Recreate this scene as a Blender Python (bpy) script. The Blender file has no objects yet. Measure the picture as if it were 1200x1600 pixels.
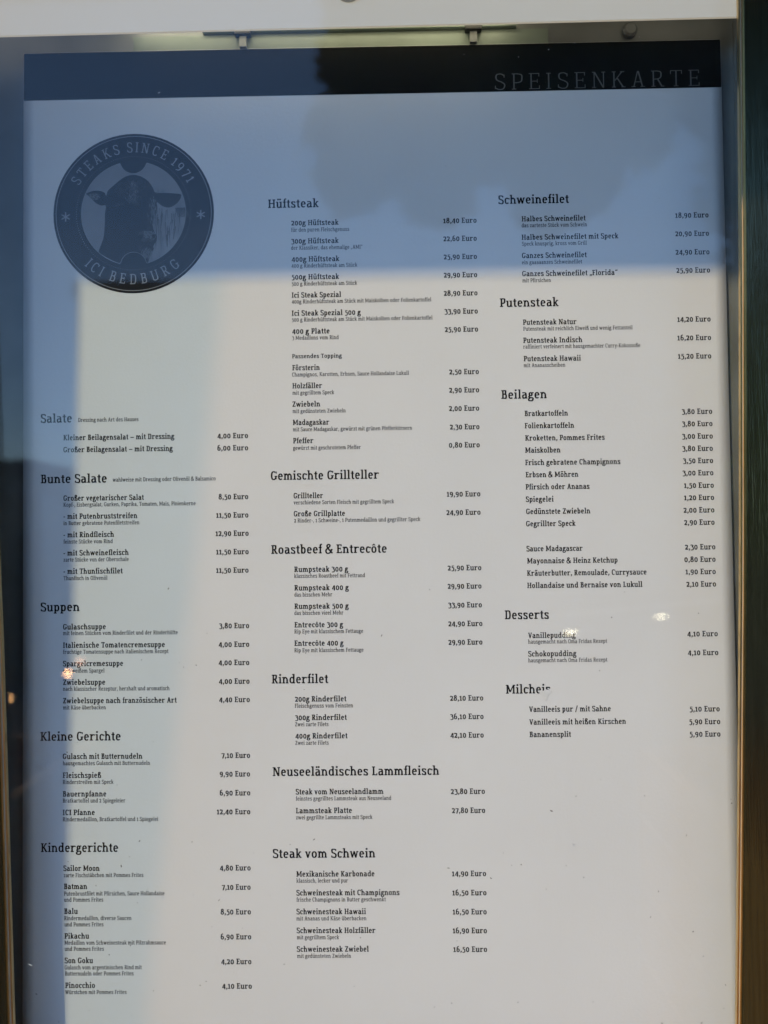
import bpy, bmesh, math, mathutils, random
from mathutils import Vector, Matrix

sc = bpy.context.scene
col = sc.collection
random.seed(7)

# ---------------------------------------------------------------- camera
CAM = Vector((0, -.66, 1.55))
def rotm(axis, a): return Matrix.Rotation(a, 3, axis)
cam_rot = rotm('Z', .01449218) @ Matrix(((1, 0, 0), (0, 0, -1), (0, 1, 0))) @ rotm('X', .02797153) @ rotm('Z', -.01163097)
cd = bpy.data.cameras.new('camera'); cam = bpy.data.objects.new('camera', cd); col.objects.link(cam)
cd.sensor_fit = 'HORIZONTAL'; cd.sensor_width = 36; cd.lens = 36*1230/1200; cd.clip_start = .01; cd.clip_end = 2000
cd.dof.use_dof = True; cd.dof.focus_distance = .658; cd.dof.aperture_fstop = 4.6     # focused on the print
cam.matrix_world = Matrix.Translation(CAM) @ cam_rot.to_4x4()
sc.camera = cam
sc.view_settings.view_transform = 'Standard'; sc.view_settings.look = 'None'
sc.view_settings.gamma = 1; sc.view_settings.exposure = 1.2
sc.cycles.transparent_max_bounces = 14; sc.cycles.max_bounces = 7

# ---------------------------------------------------------------- sky and sun
SUN_AZ, SUN_EL = math.radians(38), math.radians(45)        # left of the shop front's normal, over the street
to_sun = Vector((-math.sin(SUN_AZ)*math.cos(SUN_EL), -math.cos(SUN_AZ)*math.cos(SUN_EL), math.sin(SUN_EL)))
w = bpy.data.worlds.new('World'); sc.world = w; w.use_nodes = True
nt = w.node_tree; bg = nt.nodes['Background']
sky = nt.nodes.new('ShaderNodeTexSky'); sky.sky_type = 'NISHITA'; sky.sun_disc = False
sky.sun_elevation = SUN_EL; sky.sun_rotation = math.atan2(to_sun.x, to_sun.y)
sky.air_density = 1.0; sky.dust_density = .0; sky.ozone_density = 6.0
nt.links.new(sky.outputs[0], bg.inputs[0]); bg.inputs[1].default_value = .15
sl = bpy.data.lights.new('sun', 'SUN'); so = bpy.data.objects.new('sun', sl); col.objects.link(so)
sl.energy = 2.0; sl.angle = math.radians(1.0); sl.color = (.69, .54, .32)
so.rotation_euler = to_sun.to_track_quat('Z', 'Y').to_euler(); so.location = (-3, -4, 6)

# ---------------------------------------------------------------- materials
def mat(name, base=(.5, .5, .5), rough=.6, metal=0, spec=.5, noise=0, nscale=20, bump=0, bscale=60, stretch=(1, 1, 1), base2=None, emit=None, estr=0, trans=0):
    m = bpy.data.materials.new(name); m.use_nodes = True; n = m.node_tree; b = n.nodes['Principled BSDF']
    b.inputs['Base Color'].default_value = (*base, 1); b.inputs['Roughness'].default_value = rough
    b.inputs['Metallic'].default_value = metal; b.inputs['Specular IOR Level'].default_value = spec
    if emit: b.inputs['Emission Color'].default_value = (*emit, 1); b.inputs['Emission Strength'].default_value = estr
    if noise or bump:
        tc = n.nodes.new('ShaderNodeTexCoord'); mp = n.nodes.new('ShaderNodeMapping'); mp.inputs['Scale'].default_value = stretch
        n.links.new(tc.outputs['Object'], mp.inputs[0])
    if noise:
        t = n.nodes.new('ShaderNodeTexNoise'); t.inputs['Scale'].default_value = nscale; t.inputs['Detail'].default_value = 6
        n.links.new(mp.outputs[0], t.inputs['Vector'])
        r = n.nodes.new('ShaderNodeValToRGB'); b2 = base2 or tuple(c*(1-noise) for c in base)
        r.color_ramp.elements[0].position = .35; r.color_ramp.elements[1].position = .65
        r.color_ramp.elements[0].color = (*b2, 1); r.color_ramp.elements[1].color = (*base, 1)
        n.links.new(t.outputs['Fac'], r.inputs[0]); n.links.new(r.outputs[0], b.inputs['Base Color'])
    if bump:
        t = n.nodes.new('ShaderNodeTexNoise'); t.inputs['Scale'].default_value = bscale; t.inputs['Detail'].default_value = 5
        n.links.new(mp.outputs[0], t.inputs['Vector'])
        bp = n.nodes.new('ShaderNodeBump'); bp.inputs['Strength'].default_value = bump; bp.inputs['Distance'].default_value = .001
        n.links.new(t.outputs['Fac'], bp.inputs['Height']); n.links.new(bp.outputs[0], b.inputs['Normal'])
    return m

def glass_mat():
    """window pane: Schlick reflection over clear transmission, plus a thin uneven film of dust"""
    m = bpy.data.materials.new('pane_glass'); m.use_nodes = True; n = m.node_tree; n.nodes.clear(); L = n.links.new
    out = n.nodes.new('ShaderNodeOutputMaterial')
    geo = n.nodes.new('ShaderNodeNewGeometry')
    dot = n.nodes.new('ShaderNodeVectorMath'); dot.operation = 'DOT_PRODUCT'; L(geo.outputs['Incoming'], dot.inputs[0]); L(geo.outputs['Normal'], dot.inputs[1])
    def M(op, a, b=None):
        k = n.nodes.new('ShaderNodeMath'); k.operation = op; k.use_clamp = op in ('SUBTRACT',)
        for i, q in enumerate((a, b)):
            if q is None: continue
            if isinstance(q, (int, float)): k.inputs[i].default_value = q
            else: L(q, k.inputs[i])
        return k.outputs[0]
    c = M('ABSOLUTE', dot.outputs['Value']); q = M('SUBTRACT', 1.0, c); p = M('POWER', q, 5.0)
    f = M('ADD', M('MULTIPLY', p, .978), .022)
    tr = n.nodes.new('ShaderNodeBsdfTransparent'); tr.inputs[0].default_value = (.985, .995, .99, 1)
    gl = n.nodes.new('ShaderNodeBsdfGlossy'); gl.inputs['Roughness'].default_value = .0
    mx = n.nodes.new('ShaderNodeMixShader'); L(f, mx.inputs[0]); L(tr.outputs[0], mx.inputs[1]); L(gl.outputs[0], mx.inputs[2])
    df = n.nodes.new('ShaderNodeBsdfDiffuse'); df.inputs[0].default_value = (.55, .53, .5, 1)
    tc = n.nodes.new('ShaderNodeTexCoord'); t = n.nodes.new('ShaderNodeTexNoise'); t.inputs['Scale'].default_value = 7; t.inputs['Detail'].default_value = 8
    L(tc.outputs['Object'], t.inputs['Vector'])
    t2 = n.nodes.new('ShaderNodeTexNoise'); t2.inputs['Scale'].default_value = 420; t2.inputs['Detail'].default_value = 2; L(tc.outputs['Object'], t2.inputs['Vector'])
    d = M('MULTIPLY', M('SUBTRACT', t.outputs['Fac'], .35), .014); d2 = M('MULTIPLY', M('SUBTRACT', t2.outputs['Fac'], .66), .15)
    d = M('ADD', M('ADD', d, d2), .003)
    m2 = n.nodes.new('ShaderNodeMixShader'); L(d, m2.inputs[0]); L(mx.outputs[0], m2.inputs[1]); L(df.outputs[0], m2.inputs[2])
    L(m2.outputs[0], out.inputs[0])
    return m

M_ = dict(
    paper=mat('poster_paper', (.80, .785, .765), .55, noise=.03, nscale=9, bump=.12, bscale=420, spec=.3),
    ink=mat('black_ink', (.008, .008, .009), .6, spec=.05),
    band=mat('black_print', (.004, .0045, .005), .6, spec=.05),
    grey_ink=mat('grey_letter_ink', (.11, .11, .105), .5, spec=.2),
    note_ink=mat('fine_print_ink', (.025, .025, .027), .5, spec=.2),
    logo_dark=mat('emblem_dark_ink', (.013, .013, .015), .6, spec=.05),
    logo_mid=mat('emblem_sky_tone', (.25, .25, .26), .6, spec=.2, noise=.12, nscale=40),
    logo_fur=mat('emblem_fur_tone', (.29, .29, .30), .6, spec=.2, noise=.35, nscale=160, stretch=(1, 1, .25)),
    logo_head=mat('emblem_head_ink', (.020, .020, .022), .6, spec=.05),
    logo_shade=mat('emblem_shade_tone', (.034, .034, .036), .6, spec=.05, noise=.45, nscale=260),
    logo_half=mat('emblem_glow_tone', (.065, .065, .068), .6, spec=.05, noise=.55, nscale=300),
    logo_glint=mat('emblem_glint_tone', (.15, .15, .155), .6, spec=.1),
    logo_soft=mat('emblem_half_tone', (.07, .07, .075), .6, spec=.2, noise=.5, nscale=220),
    logo_line=mat('emblem_line_tone', (.27, .27, .28), .6, spec=.2),
    white=mat('white_lacquer', (.76, .75, .73), .35, noise=.03, nscale=6, bump=.05),
    header=mat('header_panel_glow', (.62, .60, .57), .4, spec=.3, emit=(1, .87, .66), estr=.15),  # white panel, emission added to keep it bright in the shade
    hidden_glow=mat('hidden_glow', (.9, .9, .85), .5, emit=(1, .88, .62), estr=3.2),  # emission for the added tube hidden behind the header
    back=mat('grey_back_metal', (.24, .25, .24), .42, metal=.35, noise=.35, nscale=14, bump=.15),
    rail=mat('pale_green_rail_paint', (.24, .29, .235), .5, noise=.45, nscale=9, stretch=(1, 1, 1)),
    brass=mat('brushed_brass', (.80, .56, .24), .28, metal=1, noise=.25, nscale=60, stretch=(8, 8, .6), bump=.1, bscale=300),
    cream=mat('cream_gasket', (.74, .66, .5), .5, noise=.2, nscale=30),
    bronze=mat('dark_bronze_sheet', (.13, .14, .09), .2, metal=.9, noise=.25, nscale=22, stretch=(14, 14, .5), bump=.25, bscale=60),
    steel=mat('dull_steel', (.35, .35, .34), .35, metal=.9, bump=.1),
    dark_clip=mat('black_plastic', (.015, .015, .015), .5),
    glass=glass_mat(),
    dust=mat('dust_grain', (.16, .15, .13), .9),
    pale_dust=mat('pale_lint', (.6, .6, .58), .9),
    patch_tone=mat('pale_patch_tone', (.8, .785, .765), .6, noise=.06, nscale=120),
    render_wall=mat('shop_wall_render', (.42, .40, .37), .9, noise=.15, nscale=5, bump=.5),
    timber=mat('warm_timber', (.72, .34, .08), .55, noise=.5, nscale=9, stretch=(1, 1, 9), bump=.3),
    asphalt=mat('asphalt', (.06, .06, .062), .9, noise=.35, nscale=30, bump=.6, bscale=200),
    paving=mat('grey_paving', (.11, .105, .10), .85, noise=.25, nscale=12, bump=.4),
    brickwall=mat('brown_facade', (.12, .085, .065), .85, noise=.3, nscale=4, bump=.4),
    pale_wall=mat('pale_house_render', (.38, .38, .37), .9, noise=.1, nscale=3),
    roof=mat('dark_roof', (.05, .045, .045), .8, noise=.3, nscale=6),
    window=mat('dark_window', (.02, .025, .03), .1),
    frame=mat('window_frame_paint', (.13, .11, .10), .5),
    leaf=mat('dark_leaf', (.035, .07, .02), .6, noise=.4, nscale=2),
    leaf_bright=mat('fresh_leaf', (.16, .32, .05), .5, noise=.4, nscale=3),
    bark=mat('bark', (.09, .07, .05), .9, noise=.4, nscale=12, bump=.8, bscale=40),
    lamp=mat('warm_lamp_glass', (.9, .85, .7), .4, emit=(1, .9, .62), estr=13),
    bulb=mat('orange_bulb_glass', (.9, .6, .3), .4, emit=(1, .5, .2), estr=22),
    bulb_dim=mat('dim_orange_bulb_glass', (.9, .6, .3), .4, emit=(1, .45, .25), estr=5),
    lamp_body=mat('lamp_metal', (.06, .06, .06), .5, metal=.5),
    white_tube=mat('white_tube_paint', (.85, .85, .83), .35),
)

def add_node_mix(m, node_type, colour, fac):
    n = m.node_tree; out = next(k for k in n.nodes if k.type == 'OUTPUT_MATERIAL'); src = out.inputs[0].links[0].from_socket
    t = n.nodes.new(node_type); t.inputs[0].default_value = (*colour, 1); mx = n.nodes.new('ShaderNodeMixShader'); mx.inputs[0].default_value = fac
    n.links.new(src, mx.inputs[1]); n.links.new(t.outputs[0], mx.inputs[2]); n.links.new(mx.outputs[0], out.inputs[0])
add_node_mix(M_['leaf_bright'], 'ShaderNodeBsdfTranslucent', (.45, .75, .08), .55)
M_['tint_glass'] = mat('sun_tint_glass', (.3, .5, .6), .05)  # for the added screen that colours the sunlight
add_node_mix(M_['tint_glass'], 'ShaderNodeBsdfTransparent', (.90, .965, 1), .96)

# ---------------------------------------------------------------- builders
def link(name, me, m, parent=None, kind=None):
    o = bpy.data.objects.new(name, me); col.objects.link(o)
    if m is not None: me.materials.append(M_[m])
    if parent: o.parent = parent
    if kind: o['kind'] = kind
    return o
def tag(o, label, cat, group=None):
    o['label'] = label; o['category'] = cat
    if group: o['group'] = group
    return o
def empty(name, loc, label, cat, group=None):
    o = bpy.data.objects.new(name, None); col.objects.link(o); o.location = loc; o.empty_display_size = .05
    return tag(o, label, cat, group)
def raw(name, V, T, m, parent=None, kind=None):
    """mesh from world coordinates, moved into the parent's frame"""
    off = parent_origin(parent)
    me = bpy.data.meshes.new(name); me.from_pydata([tuple(Vector(v)-off) for v in V], [], T); me.update()
    return link(name, me, m, parent, kind)
def parent_origin(p):
    v = Vector((0, 0, 0))
    while p is not None: v += Vector(p.location); p = p.parent
    return v
def bm_obj(name, bm, m, parent=None, kind=None, bevel=0, smooth=False):
    if bevel: bmesh.ops.bevel(bm, geom=bm.edges[:], offset=bevel, segments=2, affect='EDGES', profile=.6)
    off = parent_origin(parent); bmesh.ops.translate(bm, verts=bm.verts[:], vec=-off)
    bmesh.ops.recalc_face_normals(bm, faces=bm.faces[:])
    me = bpy.data.meshes.new(name); bm.to_mesh(me); bm.free()
    if smooth:
        for p in me.polygons: p.use_smooth = True
    return link(name, me, m, parent, kind)
def box(bm, x0, x1, y0, y1, z0, z1):
    v = [bm.verts.new((x, y, z)) for x in (x0, x1) for y in (y0, y1) for z in (z0, z1)]
    for f in ((0, 1, 3, 2), (4, 6, 7, 5), (0, 4, 5, 1), (2, 3, 7, 6), (0, 2, 6, 4), (1, 5, 7, 3)): bm.faces.new([v[i] for i in f])
def slab(name, pts, y0, y1, m, parent=None, bevel=0, kind=None):
    """a board whose outline lies in the x-z plane, from depth y0 to y1"""
    bm = bmesh.new(); a = [bm.verts.new((x, y0, z)) for x, z in pts]; b = [bm.verts.new((x, y1, z)) for x, z in pts]; n = len(pts)
    bm.faces.new(a); bm.faces.new(b[::-1])
    for i in range(n): bm.faces.new((a[i], b[i], b[(i+1) % n], a[(i+1) % n]))
    return bm_obj(name, bm, m, parent, kind, bevel)
def boxo(name, x0, x1, y0, y1, z0, z1, m, parent=None, bevel=0, kind=None):
    bm = bmesh.new(); box(bm, x0, x1, y0, y1, z0, z1); return bm_obj(name, bm, m, parent, kind, bevel)
def lathe(name, prof, c, axis, m, parent=None, seg=24, kind=None):
    """profile [(radius, height)] turned about an axis through c"""
    bm = bmesh.new(); rings = []
    for r, h in prof:
        ring = []
        for i in range(seg):
            a = 2*math.pi*i/seg; p, q = r*math.cos(a), r*math.sin(a)
            v = {'Z': (p, q, h), 'Y': (p, h, q), 'X': (h, p, q)}[axis]
            ring.append(bm.verts.new(Vector(v)+Vector(c)))
        rings.append(ring)
    for a, b in zip(rings, rings[1:]):
        for i in range(seg): bm.faces.new((a[i], a[(i+1) % seg], b[(i+1) % seg], b[i]))
    bm.faces.new(rings[0]); bm.faces.new(rings[-1][::-1])
    return bm_obj(name, bm, m, parent, kind, smooth=False)
def tube(name, pts, r, m, parent=None, seg=10, r1=None, kind=None):
    bm = bmesh.new(); rings = []; n = len(pts); r1 = r1 if r1 is not None else r
    for k, p in enumerate(pts):
        p = Vector(p); d = (Vector(pts[min(k+1, n-1)])-Vector(pts[max(k-1, 0)])).normalized()
        a = d.orthogonal().normalized(); b = d.cross(a); rr = r+(r1-r)*k/max(1, n-1)
        rings.append([bm.verts.new(p+a*rr*math.cos(2*math.pi*i/seg)+b*rr*math.sin(2*math.pi*i/seg)) for i in range(seg)])
    for a, b in zip(rings, rings[1:]):
        # keep the rings aligned where the path bends
        for i in range(seg): bm.faces.new((a[i], a[(i+1) % seg], b[(i+1) % seg], b[i]))
    bm.faces.new(rings[0]); bm.faces.new(rings[-1][::-1])
    return bm_obj(name, bm, m, parent, kind, smooth=True)

# ---------------------------------------------------------------- lettering
# a small slab-serif alphabet drawn as pen strokes; every glyph is the union
# of its strokes, so the print is real flat ink and needs no font file
XH, CAP, ASC, DSC = 500.0, 690.0, 735.0, -185.0

def catmull(p, closed=False, n=7):
    out, m = [], len(p)
    rng = range(m if closed else m - 1)
    for i in rng:
        if closed:
            a, b, c, d = p[(i-1) % m], p[i], p[(i+1) % m], p[(i+2) % m]
        else:
            b, c = p[i], p[i+1]
            a = p[i-1] if i > 0 else (2*b[0]-c[0], 2*b[1]-c[1])
            d = p[i+2] if i+2 < m else (2*c[0]-b[0], 2*c[1]-b[1])
        for k in range(n):
            t = k / n
            out.append(tuple(.5*((2*b[j]) + (c[j]-a[j])*t + (2*a[j]-5*b[j]+4*c[j]-d[j])*t*t
                                 + (3*b[j]-a[j]-3*c[j]+d[j])*t**3) for j in (0, 1)))
    if not closed:
        out.append(tuple(p[-1]))
    return out

class Pen:
    def __init__(self, t):
        self.t = t; self.s = t*.66; self.u = t*.74; self.polys = []
    def rect(self, x0, x1, y0, y1):
        self.polys.append([(x0, y0), (x1, y0), (x1, y1), (x0, y1)])
    def st(self, x, y0, y1): self.rect(x, x+self.t, y0, y1)
    def sb(self, x0, x1, y=0): self.rect(x0, x1, y, y+self.s)
    def tb(self, x0, x1, y): self.rect(x0, x1, y-self.s, y)
    def dg(self, x0, y0, x1, y1, w=None):
        w = (w or self.t)/2
        self.polys.append([(x0-w, y0), (x0+w, y0), (x1+w, y1), (x1-w, y1)])
    def line(self, pts, closed=False, k=1.0):
        m = len(pts); L = []; R = []
        for i, (x, y) in enumerate(pts):
            a = pts[(i-1) % m] if (closed or i > 0) else pts[i]
            b = pts[(i+1) % m] if (closed or i < m-1) else pts[i]
            dx, dy = b[0]-a[0], b[1]-a[1]; l = math.hypot(dx, dy) or 1
            dx, dy = dx/l, dy/l
            h = k*(self.u + (self.t-self.u)*abs(dy))/2
            L.append((x-dy*h, y+dx*h)); R.append((x+dy*h, y-dx*h))
        for i in range(m if closed else m-1):
            j = (i+1) % m
            self.polys.append([L[i], R[i], R[j], L[j]])
    def cv(self, *p, closed=False, k=1.0): self.line(catmull(list(p), closed), closed, k)
    def el(self, cx, cy, rx, ry, a0=0, a1=360, n=2.3):
        full = abs(a1-a0) >= 360; m = 26 if full else max(8, int(abs(a1-a0)/13)); pts = []
        for i in range(m if full else m+1):
            a = math.radians(a0+(a1-a0)*i/m); c, s = math.cos(a), math.sin(a)
            pts.append((cx+rx*math.copysign(abs(c)**(2/n), c), cy+ry*math.copysign(abs(s)**(2/n), s)))
        self.line(pts, full)
    def bowl(self, x0, x1, y0, y1, a0=0, a1=360, n=2.3):
        t, u = self.t, self.u
        self.el((x0+x1)/2, (y0+y1)/2, (x1-x0-t)/2, (y1-y0-u)/2, a0, a1, n)

def glyph(ch, t):
    """polygons of one character and its advance, in thousandths of an em"""
    p = Pen(t); st, sb, tb, dg, cv, el, bowl, rect = p.st, p.sb, p.tb, p.dg, p.cv, p.el, p.bowl, p.rect
    s, u, e = p.s, p.u, 42
    acc = {'ä': 'a', 'ö': 'o', 'ü': 'u', 'ô': 'o'}
    if ch in acc:
        base, adv = glyph(acc[ch], t); c = adv/2 - (8 if ch != 'ü' else 4)
        if ch == 'ô':
            dg(c-90, 570, c, 700, t*.8); dg(c+90, 570, c, 700, t*.8)
        else:
            for q in (-78, 78): bowl(c+q-t*.58, c+q+t*.58, 610-t*.05, 610+t*1.1)
            for q in (-78, 78): rect(c+q-t*.35, c+q+t*.35, 610+t*.25, 610+t*.8)
        return base+p.polys, adv
    if ch == ' ': return [], 215
    def nshape(x, top=XH, x2=None):
        cv((x+t*.5, 350), (x+t*.9+20, 425), (x+150, XH-u/2+6), (x2-t*.2, 440), (x2+t/2, 330))
        st(x2, 0, 335)
    if ch == 'a':
        st(275, 0, 340); cv((275+t/2, 335), (268+t*.2, 440), (180, 508-u/2), (62, 462))
        cv((275+t/2, 290), (180, 288), (80+t*.2, 235), (52+t*.4, 135), (100+t*.2, 30+u*.2), (185, 30), (275+t*.3, 95))
        sb(275+t*.5, 275+t+e, 0); adv = 275+t+e+22
    elif ch == 'b':
        st(65, 0, ASC); tb(12, 65+t*.5, ASC); bowl(65, 430, -8, 508); adv = 470
    elif ch == 'c':
        bowl(35, 400, -8, 508, 42, 322); rect(335, 335+t*.7, 355, 470); adv = 405
    elif ch == 'd':
        st(310, 0, ASC); tb(250, 310+t*.5, ASC); bowl(35, 310+t, -8, 508); sb(310+t*.5, 310+t+e, 0); adv = 330+t+e+5
    elif ch == 'e':
        bowl(35, 410, -8, 508, 0, 318); rect(35+t*.5, 410-t*.4, 235, 235+s*.9); adv = 438
    elif ch == 'f':
        st(88, 0, 610); cv((88+t/2, 600), (100+t*.6, 690), (190, 742-u/2), (270+t*.1, 715)); tb(18, 255, XH); sb(28, 88+t+e+12, 0); adv = 275
    elif ch == 'g':
        bowl(45, 335+t*.15, 180, 508); tb(300, 425, XH+2)
        cv((120, 205), (72, 145), (120, 82), (270, 66), (378-t*.1, 20), (385-t*.2, -80), (300, -165), (170, -178), (60, -140), (55, -50), (110, 20), (180, 66)); adv = 430
    elif ch == 'h':
        st(65, 0, ASC); tb(12, 65+t*.5, ASC); nshape(65, x2=325); sb(18, 65+t+e, 0); sb(325-e+6, 325+t+e, 0); adv = 325+t+e+22
    elif ch in 'iı':
        st(75, 0, XH); tb(18, 75+t*.5, XH); sb(20, 75+t+e+8, 0)
        if ch == 'i': rect(75-t*.08, 75+t*1.08, 600, 600+t*1.12)
        adv = 75+t+e+28
    elif ch == 'k':
        st(65, 0, ASC); tb(12, 65+t*.5, ASC); sb(18, 65+t+e-8, 0); dg(65+t+10, 225, 345, XH, u*1.25); dg(185+t*.2, 300, 375, 0, t*1.1)
        tb(275, 425, XH); sb(310, 448, 0); adv = 456
    elif ch == 'l':
        st(75, 0, ASC); tb(18, 75+t*.5, ASC); sb(20, 75+t+e+8, 0); adv = 75+t+e+28
    elif ch == 'm':
        st(65, 0, XH); tb(12, 65+t*.5, XH); nshape(65, x2=300); nshape(300, x2=535)
        sb(18, 65+t+e-6, 0); sb(300-e+16, 300+t+e-10, 0); sb(535-e+10, 535+t+e, 0); adv = 535+t+e+22
    elif ch == 'n':
        st(65, 0, XH); tb(12, 65+t*.5, XH); nshape(65, x2=325); sb(18, 65+t+e, 0); sb(325-e+6, 325+t+e, 0); adv = 325+t+e+22
    elif ch == 'o': bowl(35, 430, -8, 508); adv = 465
    elif ch == 'p':
        st(65, DSC, XH); tb(12, 65+t*.5, XH); bowl(65, 430, -8, 508); sb(18, 65+t+e+8, DSC); adv = 468
    elif ch == 'r':
        st(70, 0, XH); tb(15, 70+t*.5, XH); cv((70+t*.5, 330), (70+t+30, 430), (70+t+95, 495-u/2), (70+t+190, 488-u/2)); rect(70+t+155, 70+t+155+t*.6, 385, 480)
        sb(20, 70+t+e+30, 0); adv = 70+t+235
    elif ch == 's':
        cv((345, 440), (240, 505-u/2), (110, 475-u*.2), (75+t*.2, 375), (150, 290), (270, 225), (345-t*.25, 130), (300, 35), (180, -5+u/2), (45, 55))
        rect(345-t*.5, 345+t*.15, 360, 470); rect(40, 40+t*.65, 30, 145); adv = 402
    elif ch == 't':
        st(85, 110, 635); tb(15, 270, XH); cv((85+t/2, 130), (95+t*.6, 30+u*.3), (190, -6+u/2), (290, 40)); adv = 300
    elif ch == 'u':
        st(60, 160, XH); tb(10, 60+t*.5, XH); st(315, 0, XH); tb(262, 315+t*.5, XH); sb(315+t*.5, 315+t+e, 0)
        cv((60+t/2, 170), (75+t*.5, 50+u*.2), (175, -8+u/2), (260+t*.3, 40), (315+t/2, 150)); adv = 315+t+e+15
    elif ch == 'v':
        dg(95, XH, 225, 0, t*1.05); dg(355, XH, 225, 0, u*1.1); tb(15, 175, XH); tb(285, 435, XH); adv = 448
    elif ch == 'w':
        dg(90, XH, 200, 0, t); dg(325, XH, 200, 0, u); dg(325, XH, 450, 0, t); dg(560, XH, 450, 0, u)
        tb(15, 165, XH); tb(490, 640, XH); tb(270, 375, XH); adv = 652
    elif ch == 'x':
        dg(95, XH, 345, 0, t*1.15); dg(345, XH, 95, 0, u*1.1); tb(20, 170, XH); tb(275, 420, XH); sb(15, 165, 0); sb(270, 425, 0); adv = 440
    elif ch == 'y':
        dg(95, XH, 230, 10, t*1.05); dg(360, XH, 200, -90, u*1.1); cv((202, -90), (160, -165), (60, -178)); tb(15, 175, XH); tb(290, 440, XH); adv = 450
    elif ch == 'z':
        tb(40, 370, XH); sb(35, 375, 0); dg(320, XH-s*.3, 92, s*.3, t*1.1); rect(40, 40+t*.6, 380, XH); rect(375-t*.6, 375, 0, 125); adv = 405
    elif ch == 'ß':
        st(75, 0, 560); sb(20, 75+t*.7, 0); tb(15, 75, XH)
        cv((75+t/2, 550), (95+t*.5, 690), (220, 742-u/2), (345-t*.1, 670), (350-t*.2, 560), (240, 460), (250, 380), (380, 290), (430-t*.3, 170), (390, 40), (290, -6+u/2), (210, 20)); adv = 470
    # capitals
    elif ch == 'A':
        dg(110, 0, 265, CAP, u*1.1); dg(440, 0, 285, CAP, t*1.12); rect(170, 390, 205, 205+s); sb(20, 185, 0); sb(360, 535, 0); adv = 550
    elif ch == 'B':
        st(80, 0, CAP); rect(22, 85, 0, s); rect(22, 85, CAP-s, CAP)
        cv((80, CAP-u/2), (230, CAP-u/2), (370-t*.3, 640), (400-t*.5, 530), (360-t*.3, 400), (230, 372), (80, 370))
        cv((230, 372), (390-t*.3, 340), (440-t*.5, 200), (400-t*.4, 50), (240, u/2), (80, u/2)); adv = 485
    elif ch == 'C':
        bowl(40, 475, -8, CAP+8, 48, 316, 2.5); rect(410, 410+t*.65, 500, CAP-25); adv = 490
    elif ch == 'D':
        st(80, 0, CAP); rect(22, 85, 0, s); rect(22, 85, CAP-s, CAP)
        cv((80, CAP-u/2), (230, CAP-u/2), (420-t*.3, 610), (485-t*.5, 345), (420-t*.3, 80), (230, u/2), (80, u/2)); adv = 530
    elif ch == 'E':
        st(80, 0, CAP); sb(22, 430, 0); tb(22, 415, CAP); rect(80, 350, 325, 325+s); rect(415-t*.6, 415, CAP-150, CAP); rect(430-t*.6, 430, 0, 155); rect(350-t*.5, 350, 270, 430); adv = 460
    elif ch == 'F':
        st(80, 0, CAP); sb(22, 80+t+e+25, 0); tb(22, 410, CAP); rect(80, 345, 310, 310+s); rect(410-t*.6, 410, CAP-150, CAP); rect(345-t*.5, 345, 260, 415); adv = 432
    elif ch == 'G':
        bowl(40, 490, -8, CAP+8, 46, 325, 2.5); rect(420, 420+t*.65, 510, CAP-25); st(490-t, 60, 300); tb(330, 540, 325); adv = 550
    elif ch == 'H':
        st(85, 0, CAP); st(410, 0, CAP); rect(85, 410+t, 325, 325+s)
        for x in (85, 410): sb(x-52, x+t+e, 0); tb(x-52, x+t+e, CAP)
        adv = 410+t+e+28
    elif ch == 'I':
        st(90, 0, CAP); sb(30, 90+t+60, 0); tb(30, 90+t+60, CAP); adv = 90+t+88
    elif ch == 'K':
        st(85, 0, CAP); sb(28, 85+t+e, 0); tb(28, 85+t+e, CAP); dg(85+t+5, 290, 420, CAP, u*1.2); dg(235, 400, 460, 0, t*1.2)
        tb(340, 505, CAP); sb(385, 545, 0); adv = 548
    elif ch == 'L':
        st(85, 0, CAP); sb(28, 425, 0); tb(28, 85+t+e+10, CAP); rect(425-t*.6, 425, 0, 165); adv = 442
    elif ch == 'M':
        st(80, 0, CAP); st(560, 0, CAP); dg(80+t*.6, CAP, 350, 120, t*1.05); dg(560+t*.4, CAP, 350, 120, u)
        sb(22, 80+t+e, 0); sb(560-e, 560+t+52, 0); tb(22, 80+t, CAP); tb(560, 560+t+52, CAP); adv = 560+t+74
    elif ch == 'N':
        rect(90, 90+u, 0, CAP); rect(440, 440+u, 0, CAP); dg(90+u*.7, CAP, 440+u*.3, 0, t*1.15)
        sb(28, 90+u+52, 0); tb(28, 90+u, CAP); tb(440-52, 440+u+52, CAP); adv = 440+u+74
    elif ch == 'O': bowl(40, 520, -8, CAP+8, n=2.5); adv = 560
    elif ch == 'P':
        st(85, 0, CAP); sb(28, 85+t+e+20, 0); rect(28, 90, CAP-s, CAP)
        cv((85, CAP-u/2), (250, CAP-u/2), (410-t*.3, 625), (440-t*.5, 490), (400-t*.3, 350), (250, 292), (85, 290)); adv = 465
    elif ch == 'R':
        st(85, 0, CAP); sb(28, 85+t+e+10, 0); rect(28, 90, CAP-s, CAP)
        cv((85, CAP-u/2), (240, CAP-u/2), (390-t*.3, 635), (425-t*.5, 510), (380-t*.3, 380), (240, 330), (85, 328)); dg(270, 330, 430, 0, t*1.15); sb(385, 515, 0); adv = 520
    elif ch == 'S':
        cv((395, 610), (270, CAP+6-u/2), (120, 660-u*.2), (68+t*.3, 530), (130, 410), (290, 330), (405-t*.15, 240), (410-t*.2, 120), (330, 25), (190, -6+u/2), (48, 80))
        rect(395-t*.4, 395+t*.25, 520, 650); rect(42, 42+t*.65, 40, 180); adv = 458
    elif ch == 'T':
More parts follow.
